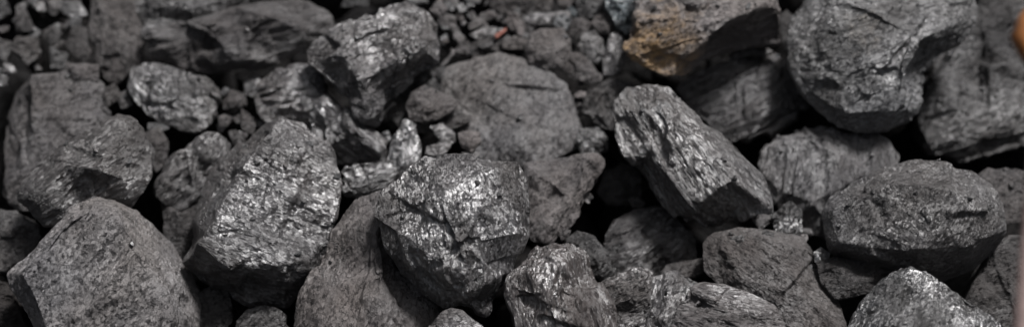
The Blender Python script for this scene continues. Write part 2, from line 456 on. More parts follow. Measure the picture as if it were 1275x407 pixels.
rock(L_, 'sharp faceted lump with sparkling crest at the centre front, darkest glossy sides', 'coal lump',
     [(530,195,56),(566,191,58),(643,201,54),(659,224,44),(660,292,44),(641,336,30),(618,367,15),(606,389,18),(552,384,14),(526,364,18),(480,312,26),(469,268),(475,238)],
     [(532,206,56),(556,238,92),(600,214,84),(644,216,66),(484,262,40),(503,290,62),(548,304,94),(600,298,92),(644,288,66),(606,345,72),(560,350,70),(577,372,50),(520,330,56)], 95, 'gloss', 7,
     mat=dict(vein=0.0, base=.055, rough=.38, glint=.9, warm=.8, dust=.12), cuts=10, ledges=34, rel=dict(big=2, mid=1.2, small=1.1, ang=100, stretch=1.4, cell=1.2))
rock(S_, 'flat brown grey slab with a ragged right edge, right behind the central lump', 'coal slab',
     [(652,203),(700,195),(744,189),(754,200),(748,225),(736,242),(724,268),(702,292),(690,302),(660,302),(648,260)],
     [(665,215,26),(730,205,24),(715,245,24),(690,280,22)], 48, 'matte', 6, depth=26,
     mat=dict(base=.10, warm=1.6), rel=dict(big=3, mid=.5, small=1.0, ang=50, stretch=1.4))
rock(L_, 'olive brown ridged lump with upright splintery sides, bottom centre right of the sharp lump', 'coal lump',
     [(690,297),(666,305),(655,325),(633,345),(630,365),(640,392),(645,430),(772,435),(766,380),(750,350),(730,320),(712,302)],
     [(662,338,58),(684,316,64),(706,314,56),(692,352,84),(722,378,72),(672,415,66),(750,415,50)], 85, 'gloss', 7,
     mat=dict(vein=0.2, base=.060, warm=2.4, rough=.40, glint=.9), rel=dict(big=5, mid=1.3, small=2.0, ang=98, stretch=2.6))
rock(L_, 'small grey peaked lump poking in at the bottom edge below the sharp central lump', 'coal lump',
     [(528,412),(543,392),(560,383),(577,386),(600,405),(612,440),(524,440)], [(560,394,22),(575,410,32),(545,420,28)], 120, 'plain', 6,
     mat=dict(base=.085, glint=.7, rough=.45), rel=dict(big=2, mid=.8, small=1.5))
rock(L_, 'layered lump with slanting pale streaks sunk in the dark hollow right of centre', 'coal lump',
     [(752,292),(765,272),(790,261),(818,255),(836,262),(852,280),(866,300),(870,330),(855,350),(800,356),(760,348),(752,322)],
     [(772,290,28),(810,275,32),(845,305,30),(790,335,32)], -5, 'dull', 6,
     mat=dict(vein=0.7, base=.050, rough=.5, glint=.6), rel=dict(big=3, mid=.8, small=.8, ang=30, stretch=2.2, strata=7, T=13))
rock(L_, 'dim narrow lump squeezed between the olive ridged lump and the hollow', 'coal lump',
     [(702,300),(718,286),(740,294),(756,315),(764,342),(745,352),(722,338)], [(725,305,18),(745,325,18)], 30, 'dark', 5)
rock(L_, 'dusty brown chunk with a glossy lip, right of the olive ridged lump at the bottom', 'coal lump',
     [(748,352),(770,341),(796,331),(814,339),(818,365),(810,390),(800,435),(752,435),(756,385)],
     [(770,356,28),(800,345,28),(775,372,30),(805,372,24)], 62, 'plain', 6, mat=dict(base=.05, glint=.8, warm=1.6), rel=dict(mid=1.3, small=1.4))
rock(L_, 'pale veined lump between the dusty chunk and the fan shaped slab, bottom edge', 'coal lump',
     [(812,344),(832,339),(852,342),(872,350),(874,380),(858,440),(800,440),(804,390)],
     [(830,352,26),(860,360,22),(822,390,30),(840,420,28)], 62, 'plain', 6, mat=dict(vein=0.8, base=.075, glint=.7, rough=.45), rel=dict(ang=70, stretch=2, strata=5, T=12, mid=1.2))
rock(S_, 'fan shaped brown slab with curving grain at the bottom edge, right of centre', 'coal slab',
     [(836,395),(844,376),(860,356),(876,349),(902,352),(932,362),(958,376),(976,402),(982,440),(846,440),(838,412)],
     [(864,366,32),(892,372,44),(940,388,38),(860,404,38),(900,420,52)], 112, 'matte', 7,
     mat=dict(base=.058, warm=2.0, rough=.46, glint=.6), rel=dict(big=3, mid=.6, small=1.5, ang=-12, stretch=2.6, strata=4, T=9))
rock(S_, 'wide smooth brownish slab with a few crumbs on top, lower right', 'coal slab',
     [(874,302),(886,289),(920,283),(962,286),(1002,297),(1018,310),(1024,332),(1034,356),(1046,385),(1054,412),(1044,440),(970,440),(925,400),(892,352),(876,338)],
     [(898,300,34),(950,296,40),(1005,312,34),(920,345,42),(1000,368,46),(985,415,46),(1034,402,30)], 30, 'matte', 7, cuts=12, ledges=12, depth=50,
     mat=dict(base=.060, warm=1.8, rough=.60, glint=.35), rel=dict(big=4, mid=.5, small=1.5, ang=-35, stretch=1.3))
rock(L_, 'round loaf shaped lump with smooth domed top, right side of the pile', 'coal lump',
     [(1022,262),(1032,245),(1056,225),(1080,214),(1105,206),(1140,200),(1176,201),(1206,211),(1230,229),(1245,255),(1248,285),(1236,312,-10),(1210,337,-15),(1172,352,-20),(1120,350,-20),(1070,332,-10),(1034,314,5),(1024,290)],
     [(1034,262,46),(1036,304,44),(1090,314,56),(1135,305,74),(1165,235,88),(1110,228,72),(1204,252,76),(1196,300,60),(1080,240,62)], 70, 'plain', 7,
     mat=dict(bump=.75, base=.055, rough=.46, glint=.45, warm=.8), cuts=12, ledges=10, rnd=2, rim=.25, rel=dict(big=3, mid=.5, small=1.0, ang=60, stretch=1.3))
rock(S_, 'thin brownish ledge piece jutting out beneath the round loaf shaped lump', 'coal slab',
     [(1016,326),(1040,320),(1086,326),(1114,338),(1104,356),(1070,366),(1040,372),(1022,356)], [(1045,336,22),(1088,342,20),(1060,352,20)], 50, 'dull', 5, mat=dict(base=.04))
rock(L_, 'speckled pointed lump with glittering left slope, bottom right', 'coal lump',
     [(1048,405),(1065,378),(1096,350),(1114,336),(1131,330),(1150,335),(1172,351),(1202,372),(1226,390),(1245,410),(1252,450),(1040,450)],
     [(1128,346,48),(1108,390,66),(1152,372,64),(1195,402,56),(1150,430,76)], 115, 'gloss', 7,
     mat=dict(vein=0.3, base=.052, rough=.38, glint=1.0, warm=.0, grain=1.3), rel=dict(big=4, mid=.7, small=2.2, ang=62, stretch=1.8, cell=.8))
rock(L_, 'dim smooth lump behind the pointed lump at the right edge, lit bump on its top', 'coal lump',
     [(1196,375),(1216,340),(1236,305),(1256,292),(1280,294),(1310,330),(1310,450),(1230,450)], [(1255,310,20),(1250,360,30),(1280,400,36)], 20, 'dull', 6, mat=dict(base=.035))
rock(L_, 'small grey block behind the round loaf shaped lump at the right edge', 'coal lump',
     [(1212,222),(1232,209),(1256,208),(1278,214),(1290,240),(1272,276),(1250,280),(1225,262)], [(1240,224,18),(1262,240,18)], 15, 'matte', 5, mat=dict(base=.055))
rock(L_, 'light grey banded block with an upright groove, behind the round loaf shaped lump', 'coal lump',
     [(943,205),(948,184),(965,167),(990,157),(1020,160),(1050,168),(1090,165),(1108,175),(1119,196),(1112,225),(1060,255),(1030,300),(990,290),(958,255)],
     [(972,182,34),(962,235,34),(1010,178,40),(1086,178,36),(1008,250,42),(1075,215,44)], 10, 'dull', 7,
     mat=dict(vein=0.5, base=.085, rough=.55, glint=.4, warm=.8), rel=dict(big=4, mid=.7, small=.8, ang=78, stretch=2, strata=6, T=16))
rock(L_, 'small dark broken piece at the foot of the light grey banded block', 'coal lump',
     [(960,266),(984,250),(997,262),(999,292),(975,300),(962,285)], [(980,265,14),(985,280,14)], 45, 'gloss', 5, mat=dict(base=.028))
rock(S_, 'dark slab with slanting bedding below the orange stained block', 'coal slab',
     [(836,108),(870,86),(910,69),(945,57),(966,62),(981,80),(987,100),(1014,122),(992,146),(960,166),(925,182),(895,172),(858,142)],
     [(900,92,32),(958,78,32),(930,140,36),(978,128,30)], -5, 'plain', 7,
     mat=dict(vein=0.5, base=.062, rough=.5, glint=.5), rel=dict(big=4, mid=.6, small=.7, ang=26, stretch=2.2, strata=8, T=17))
rock(L_, 'grey block with an orange rust stain on its front, top right of centre', 'coal lump',
     [(776,62),(781,42),(792,15),(800,-35),(955,-40),(974,20,25),(972,56,-10),(950,58,-25),(905,66,-20),(870,82,0),(852,95,14),(832,98),(802,86),(780,74)],
     [(792,32,42),(806,70,44),(840,84,38),(884,45,60),(905,26,66),(955,8,52),(850,20,70)], 75, 'dull', 7,
     mat=dict(base=.105, rough=.6, glint=.35, warm=1.8, stain=(-.048,-.020,.045,.056,.27,.165,.065,.75)), rel=dict(big=5, mid=.9, small=1.0, ang=20, stretch=1.5, strata=3, T=16))
rock(L_, 'big pale grey rounded lump with a rough crinkled face, top right', 'coal lump',
     [(985,30),(1000,4),(1020,-35),(1200,-45),(1217,0),(1213,30),(1196,55),(1166,75),(1146,92),(1150,112,10),(1138,143,0),(1105,162,0),(1062,166,5),(1027,156,10),(1004,128),(992,106),(984,85),(981,55)],
     [(1008,42,42),(1030,80,56),(1056,18,80),(1112,92,74),(1050,138,50),(1112,130,54),(1135,48,78),(1192,18,52),(1085,152,40)], 80, 'dull', 7,
     mat=dict(vein=0.5, base=.105, rough=.45, glint=.6, warm=-.2, stain=(-.02,.03,.09,.03,.22,.16,.09,.35)), rim=.15, rel=dict(big=6, mid=1.5, small=1.6, ang=25, stretch=1.5))
rock(L_, 'large shadowy lump behind the big pale rounded lump, top right corner', 'coal lump',
     [(1136,172),(1132,145),(1148,110),(1180,60),(1215,15),(1230,-30),(1310,-35),(1330,100),(1310,185),(1275,184),(1240,190),(1190,206),(1150,196)],
     [(1232,60,34),(1180,118,34),(1268,70,36),(1240,150,44),(1185,170,30)], -30, 'dark', 7,
     mat=dict(base=.036, glint=.5), rel=dict(big=6, mid=1.2, small=1.0, ang=20, stretch=1.6, strata=5, T=20))
rock(L_, 'broad grey block with an upright left edge, left side of the pile', 'coal lump',
     [(4,160,-15),(16,116,-15),(40,93),(76,90),(110,92),(128,108),(132,128),(150,150),(140,190),(100,230),(60,262),(28,262),(8,242)],
     [(42,104,32),(46,160,42),(36,225,34),(112,110,28),(132,150,34),(90,175,44)], -5, 'dull', 7,
     mat=dict(base=.070, warm=1.2, rough=.6, glint=.3), rel=dict(big=5, mid=.7, small=.6))
rock(L_, 'wedge shaped lump with a lit diagonal crest, before the broad grey block', 'coal lump',
     [(28,246),(36,224),(70,190),(110,165),(148,143),(164,146),(182,160),(192,186),(192,220),(182,240),(166,264,12),(112,276,12),(60,283,12),(34,256,12)],
     [(150,156,42),(180,184,36),(90,205,52),(132,212,62),(60,244,46),(170,226,42),(110,182,44)], 72, 'plain', 7,
     mat=dict(base=.050, rough=.48, glint=.6), ledges=14, rel=dict(big=3, mid=.7, small=1.0, ang=32, stretch=2.4, strata=2.5, T=16))
rock(L_, 'dark dull lump at the left edge between the wedge lump and the pale block', 'coal lump',
     [(-22,262),(20,262),(46,276),(56,296),(42,314),(10,340),(-22,335)], [(10,285,24),(30,298,20)], 5, 'dark', 5, mat=dict(base=.035))
rock(L_, 'dark lump in the bottom left corner beside the pale block', 'coal lump',
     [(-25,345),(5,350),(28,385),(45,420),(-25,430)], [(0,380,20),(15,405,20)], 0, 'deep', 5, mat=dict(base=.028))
rock(L_, 'knobby glossy lump with rounded bumps, between the long slab and the leaf shaped lump', 'coal lump',
     [(159,108),(164,88),(180,78),(206,82),(236,90),(260,100),(272,120),(273,142),(262,156),(246,166),(224,160),(195,150),(172,136)],
     [(178,98,24),(205,105,34),(245,125,32),(225,145,22)], 25, 'gloss', 6,
     mat=dict(vein=0.2, base=.060, rough=.4, glint=.9), rel=dict(big=9, mid=1.6, small=1.4, ang=-15, stretch=1.2))
rock(L_, 'tall dull lump split by a dark crack between the rubble and the long slab', 'coal lump',
     [(113,-5),(120,-30),(160,-30),(170,15),(180,45),(181,78),(166,90),(152,106),(138,102),(126,85),(118,60),(112,35)],
     [(126,10,22),(160,35,26),(140,60,30),(165,70,22),(148,92,16)], 10, 'dull', 6, mat=dict(base=.048, warm=1.6), rel=dict(ang=-50))
rock(L_, 'dark rough lump at the top edge above the left end of the long slab', 'coal lump',
     [(164,-35),(164,10),(182,30),(190,42),(240,34),(290,16),(330,-5),(330,-35)], [(190,10,24),(240,12,34),(290,0,26)], 15, 'plain', 6,
     mat=dict(base=.042, glint=.5), rel=dict(mid=1.2, ang=15))
rock(S_, 'long smooth dark slab lying level along the top left', 'coal slab',
     [(178,52),(184,34),(230,28),(290,10),(330,2),(372,-2),(408,14),(414,30),(400,54),(350,79,0),(310,89,-5),(262,93,-5),(235,89,-5),(200,76,0)],
     [(200,48,26),(260,40,42),(330,20,44),(395,22,32),(390,45,28),(300,74,34)], 32, 'dull', 7,
     mat=dict(base=.052, warm=1.4, glint=.45), rel=dict(big=5, mid=.7, small=.6, ang=14, stretch=2.6, strata=4, T=15), dents=((265,50,22,12),))
rock(L_, 'big slanting lump with a crinkled glossy top edge, upper middle', 'coal lump',
     [(382,64),(398,48),(440,25),(470,11),(502,7),(532,15),(547,30),(554,55),(549,82,15),(522,97,5),(497,116,5),(481,141,5),(468,156,5),(452,150),(438,130),(418,108),(395,92),(383,80)],
     [(392,66,34),(440,36,40),(485,22,42),(430,75,58),(455,108,58),(522,58,62),(470,140,34),(540,48,40)], 75, 'plain', 7,
     mat=dict(vein=0.25, base=.062, rough=.42, glint=.9), rel=dict(big=6, mid=1.6, small=1.3, ang=35, stretch=1.5))
rock(L_, 'rounded lump with wavy pale ripples, left of the big slanting lump', 'coal lump',
     [(319,125),(322,104),(340,87),(370,79),(396,84),(410,102),(412,132),(388,148),(352,152),(336,155),(323,142)],
     [(338,108,26),(370,96,34),(395,118,34),(345,135,26)], 30, 'plain', 6,
     mat=dict(vein=0.5, base=.070, rough=.42, glint=.8), rel=dict(big=3, mid=.5, small=.7, wav=2.0, ang=10))
rock(L_, 'slanting lump with two bright streaks below the big slanting lump', 'coal lump',
     [(384,148),(390,126),(404,118),(430,136),(460,158),(480,178),(482,194),(462,204,-5),(430,206,-5),(405,198,-5),(390,172)],
     [(402,132,28),(440,162,38),(470,185,26),(410,180,24)], 38, 'plain', 6,
     mat=dict(vein=0.8, base=.062, rough=.42, glint=.8), rel=dict(big=4, mid=1.0, small=1.0, ang=-42, stretch=3, strata=6, T=12))
rock(L_, 'jagged glossy black piece with bright broken ledges, left of the central lump crest', 'coal lump',
     [(426,214),(445,203),(476,200),(492,206),(488,236),(452,252),(430,246)], [(440,215,20),(475,212,18),(455,232,26)], 48, 'gloss', 6,
     mat=dict(vein=0.6, base=.045), rel=dict(mid=2.4, small=2.2, ang=15, stretch=2, strata=7, T=11))
rock(L_, 'upright glossy splinter standing behind the left corner of the central lump', 'coal lump',
     [(486,218),(482,196),(491,170),(505,151),(516,158),(525,180),(524,204),(512,218)], [(500,175,20),(510,168,18),(505,200,22)], 45, 'gloss', 6,
     mat=dict(vein=0.5, base=.060), rel=dict(mid=1.8, ang=80, stretch=1.8))
rock(S_, 'flat topped light grey slab left of the large dull grey slab', 'coal slab',
     [(506,134),(513,116),(530,107),(548,116),(572,126),(570,134),(550,147),(530,153),(512,151)], [(518,122,18),(558,130,14),(530,136,22)], 50, 'matte', 5, mat=dict(base=.085))
rock(S_, 'dark tilted slab under the flat topped light grey slab', 'coal slab',
     [(480,140),(505,128),(530,150),(560,140),(575,135),(572,150),(540,165),(505,165)], [(520,152,14),(550,150,12)], 28, 'dark', 5)
rock(S_, 'large dull grey slab with a worn flat face, upper centre', 'coal slab',
     [(548,110,16),(557,84,16),(620,66,18),(650,70,20),(706,106,20),(726,160,20),(724,182,16),(668,208,16),(598,204,14),(560,140,16)],
     [(600,110,24),(660,100,26),(702,158,26),(650,182,32),(606,176,24)], 14, 'matte', 7, tilt=.35, depth=50, cuts=10, ledges=12,
     mat=dict(base=.105, rough=.6, glint=.35, warm=.8, vein=.3), rel=dict(big=2.5, mid=.5, small=1.4, ang=60, stretch=1.3))
rock(L_, 'smooth many sided grey stone sitting on the top edge of the large dull grey slab', 'coal lump',
     [(653,62),(659,43),(675,37),(700,36),(710,50),(709,70),(698,86),(680,88),(660,80)], [(664,50,20),(678,43,22),(702,44,18),(705,58,22),(680,70,28),(665,64,22)], 42, 'matte', 6, mat=dict(base=.10, warm=1.2), rel=dict(big=1.5, mid=.5, small=.5))
rock(L_, 'slanting grey piece right below the smooth many sided stone', 'coal lump',
     [(698,84),(707,67),(722,67),(736,78),(748,92),(748,102),(734,105),(712,99)], [(712,78,14),(728,88,16)], 35, 'matte', 5, mat=dict(base=.062))
rock(L_, 'dark round lump with a pale top, right of the smooth many sided stone', 'coal lump',
     [(720,58),(726,42),(740,38),(750,48),(753,70),(742,81),(726,77)], [(735,48,14),(740,62,18)], 40, 'plain', 5, mat=dict(base=.055))
rock(L_, 'upright bright edged sliver against the left side of the rusty block', 'coal lump',
     [(752,94),(750,70),(760,44),(771,40),(779,58),(777,80),(766,94)], [(762,62,14),(768,78,14)], 42, 'plain', 5, mat=dict(base=.055, glint=.8), rel=dict(ang=80, stretch=2))
rock(L_, 'small brownish stone with a flat face above the dark round lump with a pale top', 'coal lump',
     [(735,32),(742,20),(755,16),(764,30),(761,43),(748,42)], [(748,27,10),(754,36,10)], 48, 'matte', 5, mat=dict(base=.060, warm=2))
rock(L_, 'dark stone at the top edge left of the bluish glinting stone', 'coal lump',
     [(717,15),(716,-8),(735,-15),(752,-6),(754,15),(742,24),(725,24)], [(735,5,14)], 40, 'dark', 5)
rock(L_, 'bluish glinting stone at the top edge beside the rusty block', 'coal lump',
     [(754,10),(752,-15),(785,-18),(793,8),(790,30),(781,43),(767,36)], [(766,5,16),(780,20,16)], 66, 'gloss', 5, mat=dict(base=.10, warm=-4, rough=.34), rel=dict(mid=2))
rock(L_, 'grey stone between the smooth many sided stone and the brownish stone', 'coal lump',
     [(708,42),(713,24),(726,22),(737,30),(735,46),(720,50)], [(722,34,12)], 34, 'dull', 5, mat=dict(base=.055))
rock(S_, 'thin level sliver with pale spots at the foot of the dark top edge slab', 'coal slab',
     [(652,24),(662,17),(690,16),(706,14),(708,22),(698,30),(660,31)], [(672,22,8),(695,20,8)], 38, 'plain', 5, mat=dict(base=.070))
rock(S_, 'dark flat slab at the top edge left of the row of small stones', 'coal slab',
     [(612,-20),(610,8),(625,18),(655,20),(684,14),(690,-20)], [(630,2,14),(665,2,16)], 20, 'dull', 5, mat=dict(base=.045))
rock(L_, 'streaked lump with pale diagonal veins and a pit, right of centre', 'coal lump',
     [(760,142),(762,128),(780,112),(806,107),(832,112),(848,124),(872,148),(898,165),(922,190),(942,215),(954,245),(957,264),(936,267),(906,277,5),(880,287,0),(850,282,0),(825,257,5),(800,222,10),(775,196),(762,172)],
     [(785,140,48),(830,132,56),(788,185,50),(852,172,72),(902,222,72),(942,250,44),(862,255,54),(820,200,62)], 70, 'plain', 7,
     mat=dict(vein=0.8, base=.072, rough=.42, glint=.62, warm=.6), rel=dict(big=1.5, mid=1.1, small=1.2, ang=-55, stretch=2.4, strata=3.5, T=13))
rock(L_, 'dark ridged lump behind the top left of the streaked veined lump', 'coal lump',
     [(722,138),(733,110),(760,99),(788,104),(796,122),(775,145),(765,165),(740,160)], [(745,118,22),(770,112,20),(745,145,22)], 25, 'plain', 6, mat=dict(base=.042))
rock(L_, 'small black shiny piece between the large dull grey slab and the streaked veined lump', 'coal lump',
     [(714,178),(724,162),(745,157),(758,170),(757,188),(740,194),(724,192)], [(732,170,14),(745,180,14)], 32, 'gloss', 5, mat=dict(base=.035))
rock(L_, 'leaf shaped lump pointing down left, between the wedge lump and the tall angular lump', 'coal lump',
     [(189,240),(195,224),(215,195),(245,172),(270,164),(287,172),(284,192),(268,216),(250,242),(230,263),(210,256)],
     [(210,225,24),(245,190,30),(272,180,22),(240,235,22)], 30, 'plain', 6, mat=dict(base=.050, glint=.6), rel=dict(ang=40, stretch=2.2, strata=4, T=12, mid=1.1))
rock(L_, 'small smooth grey lump tucked behind the right end of the wedge lump', 'coal lump',
     [(182,165),(198,158),(210,178),(208,202),(196,214),(186,195)], [(196,180,14)], 15, 'dull', 5, mat=dict(base=.048))
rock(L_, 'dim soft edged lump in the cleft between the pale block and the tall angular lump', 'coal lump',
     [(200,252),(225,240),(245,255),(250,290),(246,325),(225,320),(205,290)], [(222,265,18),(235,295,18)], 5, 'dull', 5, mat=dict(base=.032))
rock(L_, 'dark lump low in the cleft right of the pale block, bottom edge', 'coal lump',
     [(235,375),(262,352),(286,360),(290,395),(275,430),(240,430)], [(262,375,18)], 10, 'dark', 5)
rock(L_, 'rough dark lump with pale crumbs at the bottom edge below the tall angular lump', 'coal lump',
     [(294,398),(310,384),(335,380),(358,392),(368,430),(290,430)], [(315,394,14),(340,398,16)], 15, 'plain', 5, mat=dict(base=.040, glint=.8), rel=dict(mid=1.8))
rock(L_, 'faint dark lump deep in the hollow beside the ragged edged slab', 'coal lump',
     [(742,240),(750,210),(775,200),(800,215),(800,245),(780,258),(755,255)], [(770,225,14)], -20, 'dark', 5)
rock(L_, 'dark shard bridging the gap between the rusty block and the big pale rounded lump', 'coal lump',
     [(970,22),(980,15),(992,30),(992,58),(984,68),(974,55)], [(982,38,10)], 20, 'dark', 4)
rock(L_, 'dark piece below the right side of the big slanting lump', 'coal lump',
     [(490,125),(505,100),(530,88),(556,84),(560,100),(545,112),(520,125),(505,140)], [(525,105,14),(540,96,12)], 22, 'dark', 5)
# ------------------------------------------------------------------ smaller bits that can be told apart
K = 'coal chip'; G1 = 'rubble of small coal bits, top left'; G2 = 'coal chips heaped in the upper middle'; G3 = 'crumbs lying on the larger coal'
cc = 'coal_chip'
pebble(cc, 'slanting flat bit nearest the top left corner, above the square block of the rubble', K, 30,27,44,24,-32,20,'dull',5,G1,mat=dict(base=.038))
pebble(cc, 'squarish upright bit in the rubble above the broad grey block', K, 33,63,36,42,-12,22,'dull',5,G1,mat=dict(base=.043))
pebble(cc, 'small upright bit right of the squarish one in the rubble', K, 72,72,24,34,10,20,'dull',5,G1)
pebble(cc, 'tall bit at the right side of the rubble, touching the cracked tall lump', K, 99,56,32,50,5,16,'dull',5,G1,mat=dict(base=.031))
pebble(cc, 'bright cube like bit resting on the top edge of the broad grey block', K, 103,90,42,30,-8,34,'matte',5,G1,mat=dict(base=.077))
pebble(cc, 'small dark bit in the middle of the rubble above the upright one', K, 66,44,24,20,30,14,'dark',5,G1)
pebble(cc, 'round pale bit alone above the tall bit of the rubble', K, 95,28,14,12,0,22,'matte',5,G1)
pebble(cc, 'dark bit at the top edge left of the cracked tall lump', K, 92,12,34,24,-20,8,'dark',5,G1)
pebble(cc, 'dark bit at the top edge in the middle of the rubble', K, 72,8,26,26,10,4,'dark',5,G1)
pebble(cc, 'bit at the left edge level with the squarish one', K, 3,58,26,40,15,12,'dull',5,G1)
pebble(cc, 'dark bit cut by the left edge in the top corner', K, 0,12,30,30,0,8,'dark',5,G1)
pebble(cc, 'small bit at the top edge over the slanting flat one', K, 45,-2,34,22,-15,8,'dark',5,G1)
pebble(cc, 'low bit at the left edge beside the top of the broad grey block', K, 2,98,20,24,0,6,'plain',5,G1)
pebble(cc, 'knobby bit on the right shoulder of the broad grey block', K, 140,120,28,26,0,22,'plain',5,G1)
pebble(cc, 'shiny little bit between the knobby one and the knobby glossy lump', K, 156,124,18,20,0,20,'gloss',5,G1)
pebble(cc, 'flat little bit left of the leaf shaped lump tip', K, 198,158,24,12,0,24,'dull',5,G1)
pebble(cc, 'oblong bit right of the knobby glossy lump, leaning left', K, 308,150,18,36,28,18,'dull',5,G1)
pebble(cc, 'small bit at the lower right of the knobby glossy lump', K, 280,150,18,16,0,18,'dull',5,G1,mat=dict(base=.06))
pebble(cc, 'dark bit behind the oblong leaning one', K, 293,125,30,30,0,4,'dark',5,G1)
pebble(cc, 'dark bit left of the rounded rippled lump', K, 316,108,24,26,0,2,'dark',5,G1)
pebble(cc, 'small dark bit above the left flank of the tall angular lump', K, 297,172,26,16,-20,16,'dark',5,G1)
pebble(cc, 'blunt bit in the gap between the long slab and the big slanting lump', K, 408,34,30,14,-25,36,'dull',5,G2,mat=dict(base=.06))
pebble(cc, 'dark bit at the top edge above the big slanting lump', K, 445,2,40,22,10,12,'dark',5,G2)
pebble(cc, 'pale pyramid shaped chip at the top right corner of the big slanting lump', K, 547,12,22,24,10,62,'matte',5,G2,mat=dict(base=.10),hh=.8)
pebble(cc, 'dark chip at the top edge left of the pale pyramid', K, 515,-2,34,20,0,20,'dark',5,G2)
pebble(cc, 'pale three sided pebble on the lower left of the large dull grey slab', K, 585,175,25,28,80,46,'matte',5,G2,mat=dict(base=.12),hh=.7)
pebble(cc, 'broken glossy chip below the flat topped light grey slab', K, 553,168,36,22,-30,38,'gloss',5,G2,mat=dict(base=.07))
pebble(cc, 'pale pointed chip just above the crest of the central lump', K, 545,186,32,14,15,42,'plain',5,G2,mat=dict(base=.085))
pebble(cc, 'dark brown chip left of the lower part of the large dull grey slab', K, 568,152,34,18,20,34,'dull',5,G2,mat=dict(base=.045))
pebble(cc, 'small dark chip under the pale three sided pebble', K, 586,192,20,10,0,44,'dark',5,G2)
pebble(cc, 'black chip at the left end of the crest of the central lump', K, 478,205,22,14,30,50,'gloss',5,G2)
pebble(cc, 'curved bit right of the upright glossy splinter', K, 538,112,22,24,70,30,'dull',5,G2)
pebble(cc, 'brownish chip standing upright right of the red crumb', K, 641,28,30,20,-50,34,'dull',5,G2,mat=dict(base=.07,warm=2.5))
pebble(cc, 'long grey chip under the red crumb, above the large dull grey slab', K, 641,54,36,18,-5,34,'dull',5,G2,mat=dict(base=.075))
pebble(cc, 'tiny pale bead beside the brownish upright chip', K, 648,40,8,8,0,44,'matte',3,G2,mat=dict(base=.16))
pebble(cc, 'long chip leaning up right in the middle of the heaped chips', K, 597,26,30,12,40,30,'dull',5,G2,mat=dict(base=.06))
pebble(cc, 'leaning chip right next to the long one in the heaped chips', K, 608,20,22,9,48,32,'dull',5,G2,mat=dict(base=.06))
pebble(cc, 'pale wedge below the leaning chips, left of the red crumb', K, 602,42,34,14,10,32,'plain',5,G2,mat=dict(base=.08))
pebble(cc, 'flat brown chip just below the red crumb', K, 610,56,44,14,-4,28,'dull',5,G2,mat=dict(base=.055))
pebble(cc, 'pale chip close right of the big slanting lump', K, 566,38,22,9,-48,34,'plain',5,G2,mat=dict(base=.09))
pebble(cc, 'grey chip at the right flank of the big slanting lump, below the pale pyramid', K, 556,28,26,20,0,24,'dark',5,G2)
pebble(cc, 'small pale chip between the big slanting lump and the large dull grey slab', K, 558,74,20,9,45,34,'plain',5,G2,mat=dict(base=.08))
pebble(cc, 'small knob on the upper left rim of the large dull grey slab', K, 577,60,22,16,0,28,'plain',5,G2)
pebble(cc, 'dark chip left of the smooth many sided stone', K, 655,36,20,14,0,30,'dark',5,G2)
pebble(cc, 'purplish knob above the smooth many sided stone', K, 700,28,20,22,0,40,'plain',5,G2,mat=dict(base=.07,warm=-1))
pebble(cc, 'bluish sliver between the purplish knob and the dark top edge stone', K, 716,16,28,12,-20,34,'plain',5,G2,mat=dict(base=.06,warm=-4))
pebble(cc, 'pale stone cut by the top edge above the purplish knob', K, 704,-1,24,20,0,38,'matte',5,G2,mat=dict(base=.08))
pebble(cc, 'dark wedge under the brownish stone of the small row', K, 762,108,40,20,0,18,'dark',5,G2)
pebble(cc, 'white bit of shale on the right shoulder of the large dull grey slab', K, 723,118,14,7,0,30,'matte',5,G2,mat=dict(base=.17))
pebble(cc, 'dark chip between the large dull grey slab and the dark ridged lump', K, 724,128,20,34,0,14,'dark',5,G2)
pebble(cc, 'left one of two black crumbs on the smooth brownish slab', K, 920,298,19,11,-5,78,'dark',5,G3,mat=dict(base=.03))
pebble(cc, 'right one of two black crumbs on the smooth brownish slab', K, 955,291,17,9,0,76,'dark',5,G3,mat=dict(base=.03))
pebble(cc, 'pale bead at the back right corner of the smooth brownish slab', K, 1001,296,9,12,0,56,'plain',5,G3,mat=dict(base=.10))
pebble(cc, 'small lit knob in the hollow beside the streaked veined lump', K, 792,252,18,13,0,5,'dark',5,G3,mat=dict(base=.05))
pebble(cc, 'grey flake on the ragged edge of the flat brown grey slab', K, 730,246,12,13,60,44,'matte',5,G3)
pebble(cc, 'small flake at the lower tip of the flat brown grey slab', K, 702,292,18,10,50,60,'plain',5,G3)
pebble(cc, 'dark chunk filling the gap left of the smooth brownish slab', K, 850,335,60,26,10,8,'dull',5,G3,mat=dict(base=.045))
pebble(cc, 'small blackish chip at the left end of the thin ledge piece', K, 1022,318,22,18,0,58,'gloss',5,G3,mat=dict(base=.03))
pebble(cc, 'dark crumb on the upright groove block below its left corner', K, 950,272,26,24,0,20,'dark',5,G3)
